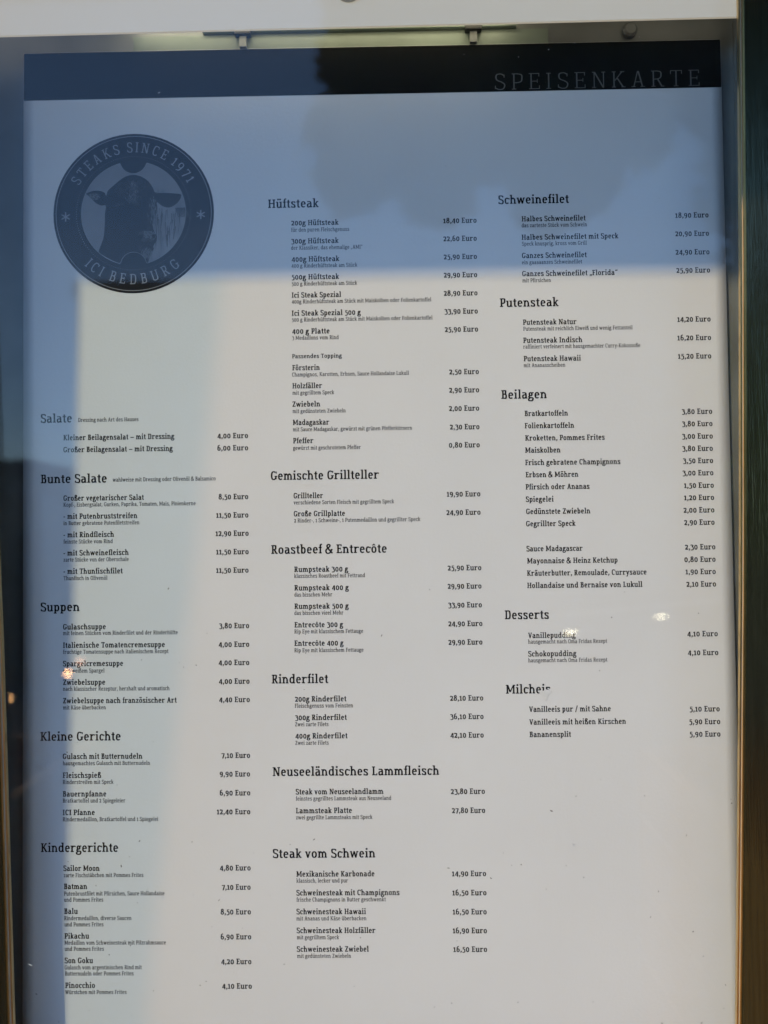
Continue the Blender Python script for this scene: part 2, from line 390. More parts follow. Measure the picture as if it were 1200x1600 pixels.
        st(235-t*.2, 0, CAP); tb(30, 475, CAP); sb(235-t*.2-65, 235+t*.8+65, 0); rect(30, 30+t*.6, CAP-165, CAP); rect(475-t*.6, 475, CAP-165, CAP); adv = 505
    elif ch == 'U':
        st(80, 200, CAP); rect(425, 425+u, 200, CAP); tb(22, 80+t+e, CAP); tb(425-e, 425+u+52, CAP)
        cv((80+t/2, 210), (100+t*.4, 70), (230, -8+u/2), (340, -2+u/2), (425, 70), (425+u/2, 210)); adv = 425+u+70
    elif ch == 'V':
        dg(105, CAP, 270, 0, t*1.1); dg(430, CAP, 270, 0, u*1.1); tb(18, 200, CAP); tb(345, 520, CAP); adv = 530
    elif ch == 'W':
        dg(100, CAP, 225, 0, t*1.05); dg(365, CAP, 225, 0, u); dg(365, CAP, 510, 0, t*1.05); dg(635, CAP, 510, 0, u)
        tb(18, 190, CAP); tb(550, 720, CAP); adv = 735
    elif ch == 'Z':
        tb(50, 445, CAP); sb(40, 455, 0); dg(390, CAP-s*.3, 110, s*.3, t*1.15); rect(50, 50+t*.6, 550, CAP); rect(455-t*.6, 455, 0, 150); adv = 485
    # old-style figures
    elif ch == '0': bowl(35, 435, -8, 508); adv = 470
    elif ch == '1':
        st(130, 0, XH); cv((50, 400), (110, 430), (145, 490), k=.9); tb(95, 135, XH); sb(50, 130+t+80, 0); adv = 130+t+95
    elif ch == '2':
        cv((62, 400), (110, 480), (210, 508-u/2), (330-t*.2, 450), (335-t*.2, 330), (230, 180), (75, 45)); sb(50, 395, 0); rect(395-t*.6, 395, 0, 130); adv = 420
    elif ch == '3':
        cv((60, 420), (130, 490), (220, 508-u/2), (340-t*.2, 440), (335-t*.3, 330), (200, 240)); cv((180, 245), (310, 220), (390-t*.3, 90), (350, -90), (220, -180), (60, -160)); adv = 425
    elif ch == '4':
        st(270, DSC, XH); rect(30, 445, -20, -20+s); dg(70, 10, 300, XH, u*1.2); adv = 462
    elif ch == '5':
        tb(95, 380, XH+15); rect(95, 95+t*.7, 210, XH+15); cv((95, 235), (220, 290-u*.2), (350-t*.2, 210), (375-t*.3, 60), (330, -100), (200, -180), (55, -160)); adv = 425
    elif ch == '6':
        bowl(40, 430, -8, 440); cv((40+t/2, 215), (55+t*.5, 430), (150, 600), (330, 700)); adv = 462
    elif ch == '7':
        tb(40, 405, XH); rect(40, 40+t*.6, 370, XH); dg(375, XH-s*.4, 190, DSC, t*1.1); adv = 420
    elif ch == '8':
        bowl(70, 410, 345, 705); bowl(35, 440, -8, 365+u*.4); adv = 475
    elif ch == '9':
        bowl(35, 425, 70, 508); cv((425-t/2, 290), (410-t*.5, 80), (310, -90), (130, -185)); adv = 462
    elif ch == ',': rect(55, 55+t*1.1, 0, t*1.1); dg(55+t*.75, t*.4, 55+t*.1, -120, t*.65); adv = 215
    elif ch == '.': rect(50, 50+t*1.15, 0, t*1.15); adv = 175
    elif ch == '-': rect(35, 245, 205, 205+u*1.1); adv = 280
    elif ch == '–': rect(30, 470, 210, 210+u); adv = 500
    elif ch == '/': dg(60, -80, 290, 760, t*.9); adv = 350
    elif ch == '„':
        for q in (0, 150): rect(40+q, 40+q+t, 0, t); dg(40+q+t*.7, t*.4, 40+q, -120, t*.65)
        adv = 330
    elif ch == '“':
        for q in (0, 150): rect(50+q, 50+q+t, 520, 520+t); dg(50+q+t*.35, 560, 50+q+t*.9, 700, t*.65)
        adv = 340
    elif ch == '&':
        cv((520, 40), (400, 150), (190, 430), (140, 580), (230, 690), (340, 660), (350, 550), (240, 430), (90, 300), (50, 160), (120, 20), (270, 0), (420, 110), (480, 300)); tb(400, 560, 340); sb(470, 570, 0); adv = 590
    elif ch == '*':
        for a in (90, 30, 150):
            c, sn = math.cos(math.radians(a))*250, math.sin(math.radians(a))*250
            p.line([(250-c, 350-sn), (250+c, 350+sn)])
        adv = 500
    elif ch == 'J':
        st(210, 120, CAP); tb(130, 210+t+50, CAP); cv((210+t/2, 130), (190, 10), (50, -20)); adv = 340
    else:
        rect(50, 350, 0, 500); adv = 400
    if ch in '012': p.polys = [[(x, y*1.17) for x, y in q] for q in p.polys]          # hybrid figures, a little short of the capitals
    if ch in '34579': p.polys = [[(x, -55+(y+185)*.955) for x, y in q] for q in p.polys]
    return p.polys, adv

def inside(x, y, q):
    c = False
    for i in range(len(q)):
        (x0, y0), (x1, y1) = q[i-1], q[i]
        if (y0 > y) != (y1 > y) and x < (x1-x0)*(y-y0)/(y1-y0)+x0: c = not c
    return c

_glyphs = {}
def glyph_mesh(ch, t):
    """triangulated union of the strokes: (verts, tris, advance)"""
    if (ch, t) not in _glyphs:
        polys, adv = glyph(ch, t)
        if polys:
            vs, es = [], []
            for q in polys:
                m = len(vs); vs += [Vector(v) for v in q]
                es += [(m+i, m+(i+1) % 4) for i in range(4)]
            r = mathutils.geometry.delaunay_2d_cdt(vs, es, [], 0, .4)
            V, T = [tuple(v) for v in r[0]], []
            box = [(min(v[0] for v in q), max(v[0] for v in q), min(v[1] for v in q), max(v[1] for v in q)) for q in polys]
            for f in r[2]:
                cx = sum(V[i][0] for i in f)/3; cy = sum(V[i][1] for i in f)/3
                for q, bb in zip(polys, box):
                    if bb[0] <= cx <= bb[1] and bb[2] <= cy <= bb[3] and inside(cx, cy, q):
                        T.append(tuple(f)); break
            _glyphs[ch, t] = (V, T, adv)
        else:
            _glyphs[ch, t] = ([], [], adv)
    return _glyphs[ch, t]

def text_layout(text, t, track=0):
    """flat verts and tris of a line of text, in thousandths of an em, x from 0"""
    V, T, x = [], [], 0
    for ch in text:
        v, f, adv = glyph_mesh(ch, t); o = len(V)
        V += [(a+x, b) for a, b in v]; T += [tuple(i+o for i in q) for q in f]; x += adv+track
    x0 = min(v[0] for v in V); x1 = max(v[0] for v in V)
    return [(a-x0, b) for a, b in V], T, x1-x0

# ---------------------------------------------------------------- the street behind the viewer (mirrored in the pane)
EY = .63                                                     # eye distance behind the pane for the mirrored view
ground = boxo('ground', -60, 60, -90, .4, -.30, -.02, 'asphalt', kind='structure')
pave = boxo('pavement', -12, 12, -2.6, .12, -.02, .10, 'paving', kind='structure')

# shop front that carries the case
sf = empty('shop_wall', (0, .1, .1), 'pale rendered shop wall that carries the menu case', 'wall')
boxo('wall_face', -4, 4, .045, .30, .10, 4.2, 'render_wall', sf)
slab('added_pilaster', [(-1.1, .1), (-.551, .1), (-.508, 1.7), (-.495, 2.221), (-1.1, 2.221)], .044, -.30, 'render_wall', sf, bevel=.004)  # added out of view, its slanted edge shades the poster's left strip
lb = empty('added_canopy', (-1, -.1, 2.2), 'added brown timber canopy out of view above the menu case, shades the poster top', 'canopy')  # added overhead out of view, casts the shade on the upper poster
for i in range(3): boxo('board', -3.2, 2.4, -.334+i*.1275, -.334+i*.1275+.1255, 2.222, 2.254, 'timber', lb, bevel=.002)
boxo('fascia', -3.2, 2.4, -.358, -.3345, 2.219, 2.32, 'timber', lb, bevel=.002)
boxo('post', .415, .515, -.125, .0435, .1005, 2.2215, 'timber', lb, bevel=.003)  # added post, throws warm light onto the paper's right edge

ws = empty('added_screen', (-.95, -.6, .1), 'added blue tinted glass screen left of the menu case, cools the sunlight on the poster', 'wind screen')  # added out of view, tints the sunlight on the left part of the paper
slab('tinted_pane', [(-1.4, .16), (-.87, .16), (-.671, 2.02), (-.632, 2.347), (-.605, 2.62), (-1.4, 2.62)], -.604, -.596, 'tint_glass', ws)
boxo('foot_rail', -1.4, -.70, -.62, -.58, .10, .159, 'lamp_body', ws)

# house across the street
hs = empty('town_house', (2, -14, 0), 'low brown house with a dark roof across the street', 'house')
HX0, HX1, HZ = -5.95, 12.0, 6.0
boxo('wall', HX0, HX1, -20, -14, -.02, HZ, 'brickwall', hs)
slab('roof', [(HX0-.02, HZ), (HX1+.25, HZ), (HX1, HZ+.28), (HX0, HZ+.28)], -20.3, -13.75, 'roof', hs)
for fz in (.9, 3.6):
    for i in range(6):
        x = HX0+1.2+i*2.9
        f = boxo('window', x, x+1.1, -14.02, -13.93, fz, fz+1.5, 'frame', hs)
        boxo('pane', x+.07, x+.52, -13.95, -13.925, fz+.07, fz+1.43, 'window', f)
        boxo('pane', x+.58, x+1.03, -13.95, -13.925, fz+.07, fz+1.43, 'window', f)

h2 = empty('rendered_house', (-14, -19, 0), 'low pale rendered house left of the brown one across the street', 'house')
boxo('wall', -24, -8.3, -24, -19, -.02, 3.1, 'pale_wall', h2)
slab('roof', [(-24.2, 3.1), (-8.25, 3.1), (-9, 3.5), (-23.5, 3.5)], -24.3, -18.7, 'roof', h2)
for i in range(5):
    f = boxo('window', -9.9-i*2.7, -8.9-i*2.7, -19.02, -18.95, 1.4, 2.6, 'frame', h2); boxo('pane', -9.83-i*2.7, -8.97-i*2.7, -18.97, -18.945, 1.47, 2.53, 'window', f)

def leaves(name, blobs, n, size, m, parent, seed=1):
    rnd = random.Random(seed); V, T = [], []
    for _ in range(n):
        c, r = blobs[rnd.randrange(len(blobs))]
        d = Vector((rnd.gauss(0, 1), rnd.gauss(0, 1), rnd.gauss(0, 1))).normalized()*(rnd.random()**.45)
        p = Vector((c[0]+d.x*r[0], c[1]+d.y*r[1], c[2]+d.z*r[2]))
        a = Vector((rnd.gauss(0, 1), rnd.gauss(0, 1), rnd.gauss(0, .7))).normalized(); b = a.orthogonal().normalized()
        s = size*rnd.uniform(.6, 1.3); k = len(V)
        V += [p-a*s, p+b*s*.45, p+a*s, p-b*s*.45]; T.append((k, k+1, k+2, k+3))
    return raw(name, V, T, m, parent, 'stuff' if n > 300 else None)

hg = empty('clipped_hedge', (-7, -8.4, 0), 'dark clipped hedge along the far side of the street', 'hedge')
leaves('hedge_foliage', [((-14+k*.35, -8.4, zq), (.45, .35, .4)) for k in range(34) for zq in (.3, .9, 1.3)], 24000, .09, 'leaf', hg, 8)
tr = empty('street_tree', (4.4, -6.5, 0), 'broad dark street tree on the right beyond the pavement', 'tree')
tube('trunk', [(4.4, -6.5, 0), (4.3, -6.5, 2.2), (4.0, -6.5, 4.4), (3.6, -6.4, 6.4)], .2, 'bark', tr, r1=.08)
for q in ([(4.05, -6.5, 4.0), (2.6, -6.3, 5.2), (.9, -6.1, 6.0)], [(4.05, -6.5, 4.2), (5.2, -6.6, 5.4), (6.0, -6.7, 6.4)], [(3.8, -6.5, 5.2), (2.6, -6.9, 6.6), (1.6, -7, 7.6)]):
    tube('limb', q, .09, 'bark', tr, r1=.03)
rt = random.Random(3); blobs = []
for i in range(230):
    x = rt.uniform(-.42, 6.0); z = rt.uniform(4.7+.25*math.sin(x*3), 9.0)
    r = rt.uniform(.22, .5); blobs.append(((x, -6.3+rt.uniform(-.6, .6), z), (r, r, r*.8)))
for i in range(70):
    blobs.append(((rt.uniform(-.42, .5), -6.3+rt.uniform(-.6, .6), rt.uniform(4.75, 8.6)), (.26, .3, .3)))
leaves('crown', blobs, 60000, .15, 'leaf', tr, 2)

cf = empty('conifer', (3.75, -5.9, 0), 'tall dark conifer between the street tree and the bright shrub', 'tree')
tube('trunk', [(3.75, -5.9, -.02), (3.75, -5.9, 3), (3.75, -5.9, 5.6)], .1, 'bark', cf, r1=.03)
leaves('crown', [((3.75+.5*math.sin(k*2.4), -5.9+.3*math.cos(k*1.7), .5+k*.14), (.65, .5, .35)) for k in range(36)], 26000, .07, 'leaf', cf, 9)
sh = empty('garden_shrub', (2.85, -4.9, 0), 'bright green shrub by the right pavement edge', 'shrub')
tube('stem', [(2.85, -4.9, -.02), (2.85, -4.9, .9), (2.8, -4.9, 2.2)], .05, 'bark', sh, r1=.02)
leaves('foliage', [((2.70+dx, -4.9+dy, 2.35+dz), (.3, .4, .34)) for dx, dy, dz in ((0, 0, 0), (.4, .2, -.2), (-.3, .1, .25), (.1, -.2, .55), (.3, 0, -.7), (-.2, 0, -.6))], 7000, .06, 'leaf_bright', sh, 5)

def planter(x0, x1, y0, y1, h, label, seed):
    p = empty('added_planter', ((x0+x1)/2, (y0+y1)/2, .1), label, 'planter', 'added timber planters out of view beside the menu case')  # added out of view: warm bounce on the right, brown reflection on the left
    n = int((h-.1)/.12)
    for i in range(n):
        z = .1+i*.12
        for a in ((x0, x1, y0, y0+.02), (x0, x1, y1-.02, y1), (x0, x0+.02, y0+.0205, y1-.0205), (x1-.02, x1, y0+.0205, y1-.0205)):
            boxo('plank', *a, z, z+.112, 'timber', p, bevel=.002)
    return p
planter(.420, 1.0, -.80, -.135, 1.26, 'added timber planter right of the menu case, bounces warm light onto the poster', 1)
planter(-1.1, -.56, -.92, -.34, 1.22, 'added timber planter left of the menu case, gives the frame a brown reflection', 2)

# lamps whose glow shows in the pane: height and side follow from where their reflections lie
def bollard(x, y, z, label, m='lamp', w=.033, h=.008):
    b = empty('bollard_lamp', (x, y, -.02), label, 'lamp')
    lathe('post', [(.03, 0), (.03, z-.06)], (x, y, -.02), 'Z', 'lamp_body', b, 16)
    lathe('head', [(.05, z-.055), (.055, z+.0), (.05, z+.005)], (x, y, 0), 'Z', 'lamp_body', b, 20)
    lathe('diffuser', [(w*.2, z+.006), (w*.8, z+.008), (w, z+.006+h*.5), (w*.8, z+.006+h), (w*.2, z+.010+h)], (x, y, 0), 'Z', m, b, 20)
    lathe('cap', [(w*.7, z+.018+h), (w*.7, z+.024+h)], (x, y, 0), 'Z', 'lamp_body', b, 20)
    return b
def lantern(x, y, z, label, m, r=.015):
    b = empty('globe_lamp', (x, y, -.02), label, 'lamp')
    tube('pole', [(x, y, -.02), (x, y, z-r)], .008, 'lamp_body', b, 8)
    prof = [(r*math.sin(math.pi*i/10)+.001, -r*math.cos(math.pi*i/10)) for i in range(11)]
    lathe('globe', prof, (x, y, z), 'Z', m, b, 16)
    return b
def mirror_pt(sx, sz, D): return sx*(D+EY), 1.55+sz*(D+EY)
x, z = mirror_pt(.3326, -.1105, 3.2); bollard(x, -3.2-.03, z, 'bollard lamp with a bright cream light, right one of the two')
x, z = mirror_pt(.2193, -.1300, 3.2); bollard(x, -3.2-.03, z, 'bollard lamp with a cream light, left one of the two')
x, z = mirror_pt(-.4190, -.1726, 2.6); lantern(x, -2.63, z, 'small bright orange globe lamp, right one of the two bright ones', 'bulb')
x, z = mirror_pt(-.4950, -.2030, 2.6); lantern(x, -2.63, z, 'small bright orange globe lamp, left one of the two bright ones', 'bulb', .014)
x, z = mirror_pt(-.4030, -.1570, 2.9); lantern(x, -2.93, z, 'small dim orange globe lamp set behind the bright ones', 'bulb_dim', .016)
hr = empty('handrail', (2, -3, 0), 'thin white painted handrail at the pavement edge', 'handrail')
a = mirror_pt(.200, -.106, 2.0); b = mirror_pt(.412, -.088, 2.0)
tube('rail', [(a[0], -2.03, a[1]), (b[0], -2.03, b[1])], .008, 'white_tube', hr)
for q in (a, b): tube('post', [(q[0], -2.03, .1), (q[0], -2.03, q[1]-.006)], .006, 'lamp_body', hr)

# ---------------------------------------------------------------- the menu case
case = empty('menu_case', (0, .03, 1.0), 'shallow brass framed wall case with white header panel, its glow added, behind its glass', 'display case')
boxo('back_panel', -.372, .2925, .004, .040, 1.02, 2.14, 'back', case)
# side wall of the tray on the right, seen as a narrow strip
slab('tray_side', [(.2925, 1.02), (.2975, 1.02), (.2975, 2.14), (.2925, 2.14)], -.020, .0395, 'back', case)
boxo('tray_top', -.30, .2915, -.0205, .0035, 2.0005, 2.004, 'rail', case)
tube('hidden_glow_tube', [(-.22, -.014, 1.9905), (.10, -.014, 1.9905)], .003, 'hidden_glow', case, 10)  # added hidden tube, brightens the top strip and upper paper
boxo('hanging_rail', -.160, .108, -.003, .0035, 1.9795, 1.9835, 'rail', case, bevel=.0008)
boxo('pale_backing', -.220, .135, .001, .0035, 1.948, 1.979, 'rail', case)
for cx in (-.125, .071):
    c = boxo('clip', cx-.007, cx+.007, -.006, .0005, 1.9755, 1.9815, 'dark_clip', case, bevel=.001)
    boxo('clip_arm', cx-.003, cx+.003, -.0035, .0005, 1.9660, 1.9752, 'back', c)
s_ = lathe('screw', [(.0062, .0035), (.0062, .0005), (.0045, -.0012), (.0018, -.0014)], (.2045, 0, 1.9765), 'Y', 'back', case, 20)
hp = slab('header_panel', [(-.42, 1.9654), (.2895, 1.9690), (.2895, 2.13), (-.42, 2.13)], -.0245, -.0222, 'header', case, bevel=.0003)  # white header panel, its glow is added
lathe('lock', [(.011, -.0246), (.011, -.0275), (.009, -.0285), (.002, -.0287)], (-.0335, 0, 1.9985), 'Y', 'steel', hp, 28)
def stile(side, pts_in, widths, mats, ydeps):
    """successive strips outward from the inner edge line pts_in"""
    off = 0; objs = []
    for wd, m, (y0, y1), nm in zip(widths, mats, ydeps, ('brass_edge', 'gasket', 'brass_edge', 'frame_stile')):
        p = [(x+side*off, z) for x, z in pts_in]; q = [(x+side*(off+wd), z) for x, z in pts_in]
        objs.append(slab(nm, p+q[::-1], y0, y1, m, case)); off += wd
    return objs
right_line = [(.2812, 2.14), (.2800, 1.975), (.2767, 1.768), (.2720, 1.564), (.2703, 1.499), (.2656, 1.349), (.2637, 1.290), (.2594, 1.168), (.2540, 1.02)]
left_line = [(-.3330, 2.14), (-.3290, 1.90), (-.3200, 1.60), (-.3141, 1.469), (-.3108, 1.368), (-.3076, 1.268), (-.3045, 1.169), (-.2995, 1.02)]
deps = [(-.0360, -.0325), (-.0350, -.0325), (-.0365, -.0325), (-.0380, -.0325)]
stile(1, right_line, (.0012, .0012, .0014, .12), ('brass', 'cream', 'brass', 'bronze'), deps)
stile(-1, left_line, (.0014, .0016, .0014, .12), ('brass', 'cream', 'brass', 'bronze'), deps)
boxo('frame_rail', -.46, .42, -.040, .0395, 2.1405, 2.24, 'bronze', case)
boxo('frame_rail', -.46, .42, -.040, .0395, .92, 1.0195, 'bronze', case)
pane = boxo('glass_pane', -.3700, .2960, -.0320, -.0280, 1.021, 2.139, 'glass', case)

# ---------------------------------------------------------------- the menu poster
PX, PZ, PW, PH = -.3138, 1.9652, .5936, .841
poster = empty('menu_poster', (PX+PW/2, 0, PZ-PH), 'large pale menu poster with black title band and round bull emblem', 'poster')
def surf(x, z):
    a = (x-PX)/PW; b = (PZ-z)/PH
    return -.0012-.0016*math.sin(math.pi*a)*math.sin(math.pi*min(1, max(0, b)))-.0004*math.sin(5*a+3*b+1)*math.sin(7*b+2*a)
def bent_sheet(name, x0, x1, z0, z1, nx, nz, lift, m, parent, thick=0):
    V, T = [], []
    for j in range(nz+1):
        for i in range(nx+1):
            x = x0+(x1-x0)*i/nx; z = z0+(z1-z0)*j/nz; V.append((x, surf(x, z)-lift, z))
    for j in range(nz):
        for i in range(nx):
            a = j*(nx+1)+i; T.append((a, a+nx+1, a+nx+2, a+1))
    if thick:
        n = len(V); V += [(x, y+thick, z) for x, y, z in V]; T += [tuple(n+k for k in t[::-1]) for t in T]
        rim = [i for i in range(nx+1)]+[j*(nx+1)+nx for j in range(1, nz+1)]+[nz*(nx+1)+i for i in range(nx-1, -1, -1)]+[j*(nx+1) for j in range(nz-1, 0, -1)]
        for k in range(len(rim)): a, b = rim[k], rim[(k+1) % len(rim)]; T.append((a, b, n+b, n+a))
    o = raw(name, V, T, m, parent)
    for p in o.data.polygons: p.use_smooth = True
    return o
sheet = bent_sheet('sheet', PX, PX+PW, PZ-PH, PZ, 60, 84, 0, 'paper', poster, .0003)
band = bent_sheet('title_band', PX+.0002, PX+PW-.0002, PZ-.0413, PZ-.0002, 60, 4, .00008, 'band', poster)

def print_text(name, text, xmm, zmm, wmm, em, t, m, parent, track=16, lift=.00014, zmid=None):
    V, T, W = text_layout(text, t, track); k = wmm/W; out = []
    for a, b in V:
        x = PX+(xmm+a*k)/1000; z = PZ-zmm/1000+b/1000*em/1000
        out.append((x, surf(x, z)-lift, z))
    return raw(name, out, T, m, parent)
print_text('title', 'SPEISENKARTE', 402.5, 39.7, 172.6, 20.0, 52, 'grey_ink', band, 190, .0002)

